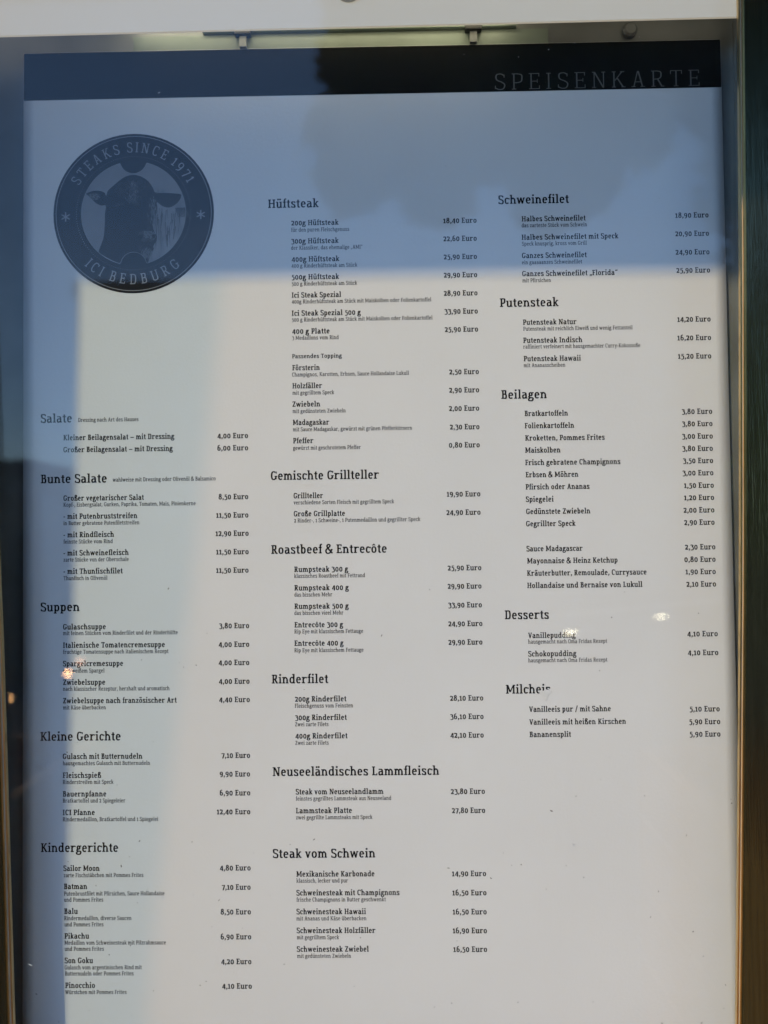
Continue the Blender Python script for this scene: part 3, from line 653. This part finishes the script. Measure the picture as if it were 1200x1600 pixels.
MENU = """H|209.1|138.0|42.8|Hüftsteak
N|228.5|153.3|40.1|200g Hüftsteak
D|228.5|158.7|49.1|für den puren Fleischgenuss
P|357.1|153.6|28.1|18,40 Euro
N|228.4|168.9|40.1|300g Hüftsteak
D|228.3|174.1|60.4|der Klassiker, das ehemalige „AMI“
P|356.9|169.0|28.2|22,60 Euro
N|228.6|184.4|40.4|400g Hüftsteak
D|228.5|189.4|55.7|400 g Rinderhüftsteak am Stück
P|357.0|184.5|28.0|25,90 Euro
N|228.6|199.6|40.0|500g Hüftsteak
D|228.6|204.8|55.3|500 g Rinderhüftsteak am Stück
P|356.8|200.0|28.2|29,90 Euro
N|228.5|215.0|41.7|Ici Steak Spezial
D|228.5|220.0|117.6|400g Rinderhüftsteak am Stück mit Maiskolben oder Folienkartoffel
P|356.6|215.5|28.4|28,90 Euro
N|228.4|230.4|58.3|Ici Steak Spezial 500 g
D|228.5|235.4|118.4|500 g Rinderhüftsteak am Stück mit Maiskolben oder Folienkartoffel
P|357.0|230.9|28.0|33,90 Euro
N|228.6|245.8|31.6|400 g Platte
D|228.5|250.8|39.3|3 Medaillons vom Rind
P|357.0|246.2|28.0|25,90 Euro
T|228.4|266.5|42.0|Passendes Topping
N|228.5|276.7|23.1|Försterin
D|228.3|281.9|98.2|Champignos, Karotten, Erbsen, Sauce Hollandaise Lukull
P|360.2|282.1|24.9|2,50 Euro
N|228.5|292.0|25.0|Holzfäller
D|228.5|297.3|35.1|mit gegrilltem Speck
P|359.9|297.5|25.2|2,90 Euro
N|228.4|307.5|23.3|Zwiebeln
D|228.5|312.8|44.6|mit gedünsteten Zwiebeln
P|359.6|312.9|25.3|2,00 Euro
N|228.6|322.9|30.6|Madagaskar
D|228.6|328.2|100.0|mit Sauce Madagaskar, gewürzt mit grünen Pfefferkörnern
P|360.1|328.5|24.8|2,30 Euro
N|228.7|338.3|17.1|Pfeffer
D|228.6|343.8|56.9|gewürzt mit geschrotetem Pfeffer
P|359.2|343.7|25.7|0,80 Euro
H|209.8|368.9|90.6|Gemischte Grillteller
N|228.8|384.5|24.7|Grillteller
D|228.7|389.6|84.1|verschiedene Sorten Fleisch mit gegrilltem Speck
P|356.8|384.7|28.0|19,90 Euro
N|228.8|399.6|42.8|Große Grillplatte
D|229.0|404.7|105.5|2 Rinder-, 1 Schweine-, 1 Putenmedaillon und gegrillter Speck
P|356.2|400.0|28.5|24,90 Euro
H|209.7|430.7|96.5|Roastbeef & Entrecôte
N|228.8|446.0|45.1|Rumpsteak 300 g
D|228.7|450.9|59.1|klassisches Roastbeef mit Fettrand
P|356.6|446.2|28.1|25,90 Euro
N|228.8|461.4|45.4|Rumpsteak 400 g
D|228.8|466.5|31.6|das bisschen Mehr
P|356.4|461.4|28.2|29,90 Euro
N|228.7|476.7|45.3|Rumpsteak 500 g
D|228.6|481.7|40.9|das bisschen vieel Mehr
P|356.7|477.0|28.0|33,90 Euro
N|228.6|492.1|40.6|Entrecôte 300 g
D|228.5|497.1|57.3|Rip Eye mit klassischem Fettauge
P|356.5|492.5|28.4|24,90 Euro
N|228.4|507.4|41.0|Entrecôte 400 g
D|228.4|512.7|57.5|Rip Eye mit klassischem Fettauge
P|356.4|507.8|28.3|29,90 Euro
H|209.3|538.4|47.0|Rinderfilet
N|228.4|553.6|42.8|200g Rinderfilet
D|228.3|558.6|48.4|Fleischgenuss vom Feinsten
P|357.1|554.0|27.6|28,10 Euro
N|228.4|568.9|43.0|300g Rinderfilet
D|228.4|573.9|27.7|Zwei zarte Filets
P|357.1|569.2|27.6|36,10 Euro
N|228.5|584.1|43.3|400g Rinderfilet
D|228.4|589.2|27.7|Zwei zarte Filets
P|357.0|584.5|27.6|42,10 Euro
H|209.4|614.8|137.9|Neuseeländisches Lammfleisch
N|228.4|630.1|72.7|Steak vom Neuseelandlamm
D|228.4|635.1|79.1|feinstes gegrilltes Lammsteak aus Neuseeland
P|356.7|630.7|28.2|23,80 Euro
N|228.4|645.6|46.4|Lammsteak Platte
D|228.4|650.6|63.4|zwei gegrillte Lammsteaks mit Speck
P|357.4|646.3|27.5|27,80 Euro
H|208.9|682.2|84.8|Steak vom Schwein
N|228.3|697.6|64.6|Mexikanische Karbonade
D|228.3|702.5|42.7|klassisch, lecker und pur
P|356.8|697.9|28.1|14,90 Euro
N|228.2|713.0|85.2|Schweinesteak mit Champignons
D|228.2|718.0|73.9|frische Champignons in Butter geschwenkt
P|356.9|713.5|28.1|16,50 Euro
N|228.1|728.4|57.4|Schweinesteak Hawaii
D|228.0|733.4|57.8|mit Ananas und Käse überbacken
P|357.0|729.0|27.9|16,50 Euro
N|228.1|743.8|65.1|Schweinesteak Holzfäller
D|228.2|748.8|34.9|mit gegrilltem Speck
P|356.8|744.3|28.1|16,90 Euro
N|228.1|759.0|59.4|Schweinesteak Zwiebel
D|228.3|764.0|44.5|mit gedünsteten Zwiebeln
P|357.1|759.5|27.7|16,50 Euro
H|403.8|138.0|59.4|Schweinefilet
N|423.2|153.2|53.7|Halbes Schweinefilet
D|423.1|158.2|54.9|das zarteste Stück vom Schwein
P|552.1|152.3|27.9|18,90 Euro
N|422.9|168.9|81.1|Halbes Schweinefilet mit Speck
D|423.1|173.9|54.3|Speck knusprig, kross vom Grill
P|551.7|167.9|28.3|20,90 Euro
N|422.9|184.5|54.3|Ganzes Schweinefilet
D|422.8|189.7|50.5|ein gaaaaanzes Schweinefilet
P|551.6|183.6|28.5|24,90 Euro
N|422.8|199.9|80.0|Ganzes Schweinefilet „Florida“
D|422.9|205.1|23.9|mit Pfirsichen
P|551.9|199.0|28.3|25,90 Euro
H|403.7|225.7|49.1|Putensteak
N|422.7|241.1|44.9|Putensteak Natur
D|422.9|246.1|91.4|Putensteak mit reichlich Eiweiß und wenig Fettanteil
P|551.9|240.4|27.8|14,20 Euro
N|422.7|256.4|49.4|Putensteak Indisch
D|422.6|261.2|97.9|raffiniert verfeinert mit hausgemachter Curry-Kokossoße
P|551.6|256.0|28.2|16,20 Euro
N|422.8|271.9|47.8|Putensteak Hawaii
D|422.7|276.9|34.8|mit Ananasscheiben
P|551.8|271.5|27.8|15,20 Euro
H|403.6|303.3|37.9|Beilagen
N|422.8|318.0|36.1|Bratkartoffeln
P|553.9|318.0|25.4|3,80 Euro
N|422.7|328.3|41.2|Folienkartoffeln
P|553.9|328.3|25.4|3,80 Euro
N|422.9|338.6|66.3|Kroketten, Pommes Frites
P|553.7|338.7|25.6|3,00 Euro
N|422.7|348.8|29.4|Maiskolben
P|553.6|349.0|25.5|3,80 Euro
N|422.6|359.1|79.3|Frisch gebratene Champignons
P|554.0|359.2|25.1|3,50 Euro
N|422.8|369.3|43.9|Erbsen & Möhren
P|553.4|369.4|25.7|3,00 Euro
N|422.6|379.5|53.2|Pfirsich oder Ananas
P|554.5|379.8|24.7|1,50 Euro
N|422.6|389.8|23.1|Spiegelei
P|554.3|390.0|24.9|1,20 Euro
N|422.7|400.0|53.4|Gedünstete Zwiebeln
P|553.5|400.4|25.7|2,00 Euro
N|422.5|410.2|41.1|Gegrillter Speck
P|553.8|410.6|25.3|2,90 Euro
N|422.5|431.0|46.7|Sauce Madagascar
P|554.0|431.1|25.3|2,30 Euro
N|422.8|441.1|75.1|Mayonnaise & Heinz Ketchup
P|553.4|441.4|25.8|0,80 Euro
N|422.6|451.3|99.2|Kräuterbutter, Remoulade, Currysauce
P|554.1|451.6|25.0|1,90 Euro
N|422.6|461.5|95.5|Hollandaise und Bernaise von Lukull
P|554.5|461.9|24.6|2,10 Euro
H|403.6|487.1|36.5|Desserts
N|422.7|502.9|39.3|Vanillepudding
D|422.6|507.5|65.4|hausgemacht nach Oma Fridas Rezept
P|554.3|503.0|25.2|4,10 Euro
N|422.5|518.1|39.9|Schokopudding
D|422.4|522.9|65.5|hausgemacht nach Oma Fridas Rezept
P|554.4|518.5|25.2|4,10 Euro
H|403.5|548.6|36.8|Milcheis
N|422.5|563.8|67.4|Vanilleeis pur / mit Sahne
P|554.9|564.8|24.7|5,10 Euro
N|422.5|574.3|79.7|Vanilleeis mit heißen Kirschen
P|554.3|575.2|25.5|5,90 Euro
N|422.5|584.5|34.2|Bananensplit
P|554.4|585.4|25.3|5,90 Euro
H|15.1|317.9|26.5|Salate
D|46.9|317.6|51.3|Dressing nach Art des Hauses
N|34.4|333.0|94.2|Kleiner Beilagensalat – mit Dressing
P|164.9|333.3|25.9|4,00 Euro
N|34.4|343.2|92.8|Großer Beilagensalat – mit Dressing
P|164.9|343.6|25.9|6,00 Euro
H|15.1|369.1|56.1|Bunte Salate
D|76.2|368.5|87.0|wahlweise mit Dressing oder Olivenöl & Balsamico
N|34.4|384.1|68.2|Großer vegetarischer Salat
D|34.4|389.1|111.9|Kopf-, Eisbergsalat, Gurken, Paprika, Tomaten, Mais, Pinienkerne
P|165.7|384.6|24.9|8,50 Euro
N|34.4|399.4|62.6|- mit Putenbruststreifen
D|34.4|404.6|64.3|in Butter gebratene Putenfiletstreifen
P|163.6|400.0|27.1|11,50 Euro
N|34.4|414.9|42.8|- mit Rindfleisch
D|34.4|420.1|41.7|feinste Stücke vom Rind
P|163.0|415.3|27.8|12,90 Euro
N|34.4|430.2|55.2|- mit Schweinefleisch
D|34.4|435.3|55.2|zarte Stücke von der Oberschale
P|163.4|430.7|27.3|11,50 Euro
N|34.4|445.6|50.1|- mit Thunfischfilet
D|34.4|450.8|37.2|Thunfisch in Olivenöl
P|163.3|446.1|27.2|11,50 Euro
H|15.0|476.8|32.9|Suppen
N|34.0|492.1|36.2|Gulaschsuppe
D|34.0|496.8|96.8|mit feinen Stücken vom Rinderfilet und der Rinderhüfte
P|165.5|492.3|25.2|3,80 Euro
N|34.0|507.4|85.9|Italienische Tomatencremesuppe
D|34.0|512.4|89.0|fruchtige Tomatensuppe nach italienischem Rezept
P|165.0|507.8|25.7|4,00 Euro
N|34.0|522.8|50.7|Spargelcremesuppe
D|34.0|528.1|35.0|von weißem Spargel
P|164.9|522.9|25.7|4,00 Euro
N|34.0|538.3|35.6|Zwiebelsuppe
D|34.0|543.2|89.7|nach klassischer Rezeptur, herzhaft und aromatisch
P|165.0|538.4|25.7|4,00 Euro
N|34.0|553.6|95.7|Zwiebelsuppe nach französischer Art
D|34.0|558.7|36.1|mit Käse überbacken
P|165.1|553.6|25.7|4,40 Euro
H|15.0|584.6|67.5|Kleine Gerichte
N|33.8|599.8|66.9|Gulasch mit Butternudeln
D|33.8|604.9|73.3|hausgemachtes Gulasch mit Butternudeln
P|166.9|599.7|23.8|7,10 Euro
N|33.8|615.4|32.2|Fleischspieß
D|33.8|620.4|42.6|Rinderstreifen mit Speck
P|165.3|615.0|25.2|9,90 Euro
N|33.8|630.8|36.5|Bauernpfanne
D|33.8|635.8|52.5|Bratkartoffel und 2 Spiegeleier
P|165.2|630.6|25.4|6,90 Euro
N|33.8|646.1|26.8|ICI Pfanne
D|33.8|651.2|79.9|Rindermedaillon, Bratkartoffel und 1 Spiegelei
P|162.6|646.1|27.9|12,40 Euro
H|15.4|676.5|64.7|Kindergerichte
N|34.3|692.1|30.2|Sailor Moon
D|34.5|697.2|66.6|zarte Fischstäbchen mit Pommes Frites
P|164.7|692.3|25.7|4,80 Euro
N|34.7|707.0|19.4|Batman
D|34.7|712.3|83.9|Putenbrustfilet mit Pfirsichen, Sauce Hollandaise
D|34.7|717.3|32.8|und Pommes Frites
P|166.4|708.1|23.8|7,10 Euro
N|34.9|727.3|11.3|Balu
D|34.9|732.5|56.1|Rindermedaillon, diverse Saucen
D|35.1|737.6|32.5|und Pommes Frites
P|165.2|728.3|25.1|8,50 Euro
N|35.1|747.6|20.5|Pikachu
D|35.1|752.6|84.5|Medaillon vom Schweinesteak mit Pilzrahmsauce
D|35.2|757.6|32.7|und Pommes Frites
P|165.1|748.7|25.3|6,90 Euro
N|35.2|767.7|23.6|Son Goku
D|35.2|772.8|64.2|Gulasch vom argentinischen Rind mit
D|35.4|777.8|57.1|Butternudeln oder Pommes Frites
P|165.3|769.0|25.1|4,20 Euro
N|35.6|788.0|24.8|Pinocchio
D|35.6|793.0|51.0|Würstchen mit Pommes Frites
P|165.9|789.0|24.7|4,10 Euro"""
STY = {'H': ('section_heading', 10.6, 120, 'ink'), 'N': ('dish_name', 6.5, 128, 'ink'), 'T': ('dish_name', 5.1, 118, 'ink'),
       'D': ('dish_note', 4.8, 98, 'note_ink'), 'P': ('price', 6.6, 128, 'ink')}
section = None
for row in MENU.strip().split('\n'):
    k, x, z, wd, txt = row.split('|'); nm, em, t, m = STY[k]
    o = print_text(nm, txt, float(x), float(z), float(wd), em, t, m, poster if k == 'H' else section)
    if k == 'H': section = o

# round emblem, drawn in millimetres about its centre
LX, LZ = PX+.0945, PZ-.1405
def logo(name, polys, lift, m, parent):
    V, T = [], []
    for q in polys:
        vs = [Vector(v) for v in q]; r = mathutils.geometry.delaunay_2d_cdt(vs, [(i, (i+1) % len(vs)) for i in range(len(vs))], [], 0, 1e-4)
        o = len(V); V += [tuple(v) for v in r[0]]
        for f in r[2]:
            cx = sum(r[0][i][0] for i in f)/len(f); cy = sum(r[0][i][1] for i in f)/len(f)
            if inside(cx, cy, q): T.append(tuple(i+o for i in f))
    out = []
    for a, b in V:
        x, z = LX+a/1000, LZ+b/1000; out.append((x, surf(x, z)-lift, z))
    return raw(name, out, T, m, parent)
def ring_quads(r0, r1, n=96, a0=0, a1=360, c=(0, 0)):
    P = []
    for i in range(n):
        a, b = (math.radians(a0+(a1-a0)*(i+j)/n) for j in (0, 1))
        P.append([(c[0]+r0*math.cos(a), c[1]+r0*math.sin(a)), (c[0]+r1*math.cos(a), c[1]+r1*math.sin(a)), (c[0]+r1*math.cos(b), c[1]+r1*math.sin(b)), (c[0]+r0*math.cos(b), c[1]+r0*math.sin(b))])
    return P
def disc_strip(r, c=(0, 0), n=72): return [(c[0]+r*math.cos(2*math.pi*i/n), c[1]+r*math.sin(2*math.pi*i/n)) for i in range(n)]
def grid_disc(name, r, lift, m, parent):
    """disc with enough inner points to follow the bent paper"""
    V, T, n = [(0, 0)], [], 72; K = 12
    for k in range(1, K+1): V += [(r*k/K*math.cos(2*math.pi*i/n), r*k/K*math.sin(2*math.pi*i/n)) for i in range(n)]
    for i in range(n): T.append((0, 1+i, 1+(i+1) % n))
    for k in range(K-1):
        a = 1+k*n; b = a+n
        for i in range(n): T.append((a+i, b+i, b+(i+1) % n, a+(i+1) % n))
    out = []
    for a, b in V: x, z = LX+a/1000, LZ+b/1000; out.append((x, surf(x, z)-lift, z))
    return raw(name, out, T, m, parent)
def zz(u, v): return ((u-600)*.128, (620-v)*.128)
emblem = grid_disc('emblem', 68.5, .00010, 'logo_dark', poster)
logo('rim_line', ring_quads(66.0, 66.55), .00020, 'logo_line', emblem)
RI = 44.6; bites = [((0, 45.6), 11.4), ((0, -44.4), 11.0)]
view_out = []
for i in range(360):
    a = math.radians(i); p = (RI*math.cos(a), RI*math.sin(a)); hit = None
    for c, r in bites:
        if math.hypot(p[0]-c[0], p[1]-c[1]) < r: hit = (c, r)
    if hit is None: view_out.append(p)
    elif not view_out or view_out[-1] != 'cut': view_out.append('cut')
pts = []; cuts = [k for k, p in enumerate(view_out) if p == 'cut']
for k, p in enumerate(view_out):
    if p != 'cut': pts.append(p); continue
    c, r = bites[0] if len([q for q in cuts if q < k]) == 0 else bites[1]
    p0, p1 = view_out[k-1], view_out[(k+1) % len(view_out)]
    a0 = math.atan2(p0[1]-c[1], p0[0]-c[0]); a1 = math.atan2(p1[1]-c[1], p1[0]-c[0])
    # go round the side that faces the emblem's centre
    while a1 > a0: a1 -= 2*math.pi
    for j in range(1, 24): a = a0+(a1-a0)*j/24; pts.append((c[0]+r*math.cos(a), c[1]+r*math.sin(a)))
view = pts
logo('picture_ground', [view], .00022, 'logo_mid', emblem)
def clip_poly(q):
    """keep a drawn shape inside the picture's round edge"""
    out = []
    for x, y in q:
        d = math.hypot(x, y)
        if d > RI-.3: x, y = x*(RI-.3)/d, y*(RI-.3)/d
        out.append((x, y))
    return out
fur = catmull([zz(*p) for p in [(748, 560), (800, 580), (860, 590), (905, 560), (940, 545), (962, 600), (955, 700), (920, 790), (860, 880), (790, 935), (700, 962), (690, 900), (735, 830), (750, 760), (735, 690)]], True, 5)
logo('neck_fur', [clip_poly(fur)], .00026, 'logo_fur', emblem)
rf = random.Random(11); strands = []
for i in range(60):
    x = rf.uniform(745, 930); y = rf.uniform(585, 800); l = rf.uniform(40, 150); w_ = rf.uniform(1.2, 3.5); dx = rf.uniform(-16, 6)
    if math.hypot(x+dx-600, y+l-620) > 335 or math.hypot(x-600, y-620) > 335: continue
    strands.append([zz(x-w_, y), zz(x+w_, y), zz(x+dx+w_*.3, y+l), zz(x+dx-w_*.3, y+l)])
for i in range(9):
    a = 880+i*8; strands.append([zz(a-3, 590), zz(a+4, 585), zz(a+22+i, 650), zz(a+18+i, 652)])
logo('neck_strands', strands, .00029, 'logo_soft', emblem)
head = [(352, 935), (368, 870), (398, 790), (408, 700), (410, 620), (416, 566), (385, 564), (350, 548), (322, 520), (296, 494), (284, 482), (330, 465), (378, 466), (408, 480), (418, 500),
        (428, 468), (462, 436), (500, 404), (545, 374), (600, 362), (655, 376), (700, 408), (730, 452), (742, 480), (770, 484), (830, 488), (885, 494), (918, 502), (906, 540), (872, 572), (832, 586), (790, 574), (756, 548),
        (760, 590), (748, 640), (730, 690), (736, 740), (756, 776), (752, 806), (738, 830), (722, 862), (690, 905), (700, 962), (600, 985), (480, 975)]
hp_ = clip_poly([zz(*p) for p in head])
hc = catmull(hp_, True, 3)
logo('bull_head', [clip_poly(hc)], .00032, 'logo_head', emblem)
# the cut-outs of the ring cover the picture again
logo('cut_out', [disc_strip(r-.35, c, 40) for c, r in bites], .00046, 'logo_dark', emblem)
edge = []
for k in range(len(view)):
    p, q = view[k], view[(k+1) % len(view)]; d = math.hypot(q[0]-p[0], q[1]-p[1]) or 1; nx, ny = (q[1]-p[1])/d*.16, -(q[0]-p[0])/d*.16
    edge.append([(p[0]-nx, p[1]-ny), (p[0]+nx, p[1]+ny), (q[0]+nx, q[1]+ny), (q[0]-nx, q[1]-ny)])
logo('picture_edge', edge, .00050, 'logo_line', emblem)
logo('dotted_ring', [[(48.7*math.cos(a)+dx, 48.7*math.sin(a)+dy) for dx, dy in ((-.22, -.22), (.22, -.22), (.22, .22), (-.22, .22))] for a in [2*math.pi*i/150 for i in range(150)]], .00050, 'logo_line', emblem)
def patch(name, pts, m, lift): return logo(name, [clip_poly(catmull([zz(*p) for p in pts], True, 5))], lift, m, emblem)
patch('brow', [(500, 425), (560, 385), (640, 385), (690, 430), (705, 490), (650, 520), (610, 560), (560, 540), (500, 500), (470, 470)], 'logo_shade', .00034)
patch('brow_glow', [(580, 420), (602, 404), (622, 430), (628, 470), (612, 520), (640, 560), (600, 556), (572, 500)], 'logo_half', .00035)
patch('cheek', [(700, 520), (745, 530), (752, 590), (738, 650), (722, 700), (700, 740), (690, 690), (700, 620)], 'logo_shade', .00034)
patch('muzzle', [(640, 750), (690, 735), (740, 755), (748, 790), (715, 815), (665, 812), (635, 790)], 'logo_half', .00034)
patch('chin', [(650, 870), (700, 845), (735, 855), (715, 900), (690, 950), (655, 930)], 'logo_shade', .00034)
patch('ear_inside', [(300, 492), (335, 478), (375, 488), (360, 520), (330, 520)], 'logo_half', .00034)
soft, lite = [], []
def tick(lst, x, y, dx, dy, w_): 
    d = math.hypot(dx, dy) or 1; nx, ny = -dy/d*w_/2, dx/d*w_/2
    lst.append([zz(x-nx, y-ny), zz(x+dx*.5-nx*1.6, y+dy*.5-ny*1.6), zz(x+dx, y+dy), zz(x+dx*.5+nx*1.6, y+dy*.5+ny*1.6), zz(x+nx, y+ny)])
for i in range(70): tick(soft, rf.gauss(600, 26), rf.uniform(395, 545), rf.uniform(-5, 5), rf.uniform(8, 22), 3)
for i in range(60): tick(lite, rf.gauss(598, 22), rf.uniform(405, 530), rf.uniform(-4, 4), rf.uniform(6, 16), 2)
for i in range(40): tick(soft, rf.uniform(480, 720), rf.uniform(400, 470), rf.uniform(-6, 6), rf.uniform(6, 14), 2.5)
for i in range(60): tick(lite, rf.gauss(735, 12), rf.uniform(500, 690), rf.uniform(-5, 5), rf.uniform(14, 34), 3)
for i in range(22): tick(soft, rf.uniform(690, 735), rf.uniform(600, 730), rf.uniform(-6, 4), rf.uniform(15, 30), 3)
for i in range(60): tick(lite, rf.uniform(665, 738), rf.uniform(742, 792), rf.uniform(5, 18), rf.uniform(-6, 8), 5)
for i in range(14): tick(soft, rf.uniform(630, 670), rf.uniform(745, 790), rf.uniform(5, 12), rf.uniform(-6, 8), 4)
for i in range(50): tick(lite, rf.uniform(655, 725), rf.uniform(850, 905), rf.uniform(-22, -4), rf.uniform(12, 34), 3)
for i in range(14): tick(soft, rf.uniform(640, 720), rf.uniform(820, 870), rf.uniform(-12, 4), rf.uniform(8, 20), 3)
for i in range(34): tick(lite, rf.uniform(305, 372), rf.uniform(486, 522), rf.uniform(6, 18), rf.uniform(-3, 8), 3.5)
for i in range(14): tick(soft, rf.uniform(480, 528), rf.uniform(548, 574), rf.uniform(4, 10), rf.uniform(-3, 3), 3)
for i in range(12): tick(lite, rf.uniform(745, 800), rf.uniform(462, 488), rf.uniform(10, 26), rf.uniform(4, 9), 2.5)
def clean(L): return [q for q in L if all(math.hypot(*p) < RI-.5 for p in q)]
for L_, nm, m, lf in ((soft, 'fur_shading', 'logo_soft', .00036), (lite, 'fur_highlight', 'logo_glint', .00040)):
    o = logo(nm, clean(L_), lf, m, emblem); o['kind'] = 'stuff'
logo('nostril', [catmull([zz(*p) for p in [(628, 778), (648, 764), (662, 778), (655, 796), (634, 798)]], True, 4), catmull([zz(*p) for p in [(722, 770), (738, 764), (742, 784), (730, 792)]], True, 4)], .00043, 'logo_dark', emblem)
def arc_text(name, text, r, a_mid, span, em, t, inward, parent):
    """letters set round the ring; inward=True puts their feet towards the centre"""
    tot = sum(glyph_mesh(c, t)[2] for c in text); V, T, x = [], [], 0
    for ch in text:
        v, f, adv = glyph_mesh(ch, t); mid = (x+adv/2)/tot
        a = a_mid+(span*(.5-mid) if inward else -span*(.5-mid)); ar = math.radians(a); o = len(V)
        ux, uy = (math.sin(ar), -math.cos(ar)) if inward else (-math.sin(ar), math.cos(ar))
        vx, vy = (math.cos(ar), math.sin(ar)) if inward else (-math.cos(ar), -math.sin(ar))
        for p, q in v:
            p = (p-adv/2)*em/1000*.92; q = q*em/1000
            X = r*math.cos(ar)+ux*p+vx*q; Y = r*math.sin(ar)+uy*p+vy*q; V.append((X, Y))
        T += [tuple(i+o for i in k) for k in f]; x += adv
    out = []
    for a, b in V: X, Z = LX+a/1000, LZ+b/1000; out.append((X, surf(X, Z)-.00055, Z))
    return raw(name, out, T, 'logo_line', parent)
arc_text('ring_lettering', 'STEAKS SINCE 1971', 52.4, 90.5, 126, 12.4, 82, True, emblem)
arc_text('ring_lettering', 'ICI BEDBURG', 60.8, 269.2, 88, 12.6, 82, False, emblem)
for sx in (-57.9, 57.4):
    v, f, adv = glyph_mesh('*', 70); out = []
    for a, b in v:
        X, Z = LX+(sx+(a-250)*.016)/1000, LZ+(-2.2+(b-350)*.016)/1000; out.append((X, surf(X, Z)-.00055, Z))
    raw('star', out, f, 'logo_line', emblem)

# ---------------------------------------------------------------- dust on the pane, pale patch on the poster
def flecks(name, spots, y, m, parent, seed):
    r = random.Random(seed); V, T = [], []
    for x, z, s, el in spots:
        n = 7; a0 = r.uniform(0, 6.28); k = len(V); V.append((x, y, z)); 
        for i in range(n):
            a = 2*math.pi*i/n; q = s*r.uniform(.6, 1.25); px, pz = q*math.cos(a)*el, q*math.sin(a)
            V.append((x+px*math.cos(a0)-pz*math.sin(a0), y, z+px*math.sin(a0)+pz*math.cos(a0)))
        T += [(k, k+1+i, k+1+(i+1) % n) for i in range(n)]
    o = raw(name, V, T, m, parent, 'stuff'); return o
rd = random.Random(21)
spots = [(rd.uniform(-.30, .27), 1.15+.36*rd.random()**2.2, rd.uniform(.00018, .0005), rd.choice((1, 1, 1.4, 2.5))) for _ in range(120)]
spots += [(rd.uniform(-.31, .28), rd.uniform(1.15, 1.95), rd.uniform(.00015, .0003), 1) for _ in range(50)]
tag(flecks('dust_speck', spots, -.0322, 'dust', None, 1), 'scattered dark dust specks clinging to the outside of the glass', 'dust')
spots = [(rd.uniform(-.33, .28), rd.uniform(1.15, 1.96), rd.uniform(.00012, .0003), rd.choice((1, 1, 2, 5))) for _ in range(70)]
spots += [(.044, 1.846, .0005, 3), (-.293, 1.213, .0004, 6)]
tag(flecks('lint', spots, -.0323, 'pale_dust', None, 2), 'tiny pale lint and scratches scattered over the glass', 'lint')
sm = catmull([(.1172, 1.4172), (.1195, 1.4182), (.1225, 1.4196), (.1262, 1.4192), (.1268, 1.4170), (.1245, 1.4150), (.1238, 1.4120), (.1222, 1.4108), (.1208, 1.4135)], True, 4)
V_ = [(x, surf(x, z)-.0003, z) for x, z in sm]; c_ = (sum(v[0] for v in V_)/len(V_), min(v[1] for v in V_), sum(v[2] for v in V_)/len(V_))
raw('pale_patch', [c_]+V_, [(0, 1+i, 1+(i+1) % len(V_)) for i in range(len(V_))], 'patch_tone', poster)  # paper-coloured patch over the end of a heading
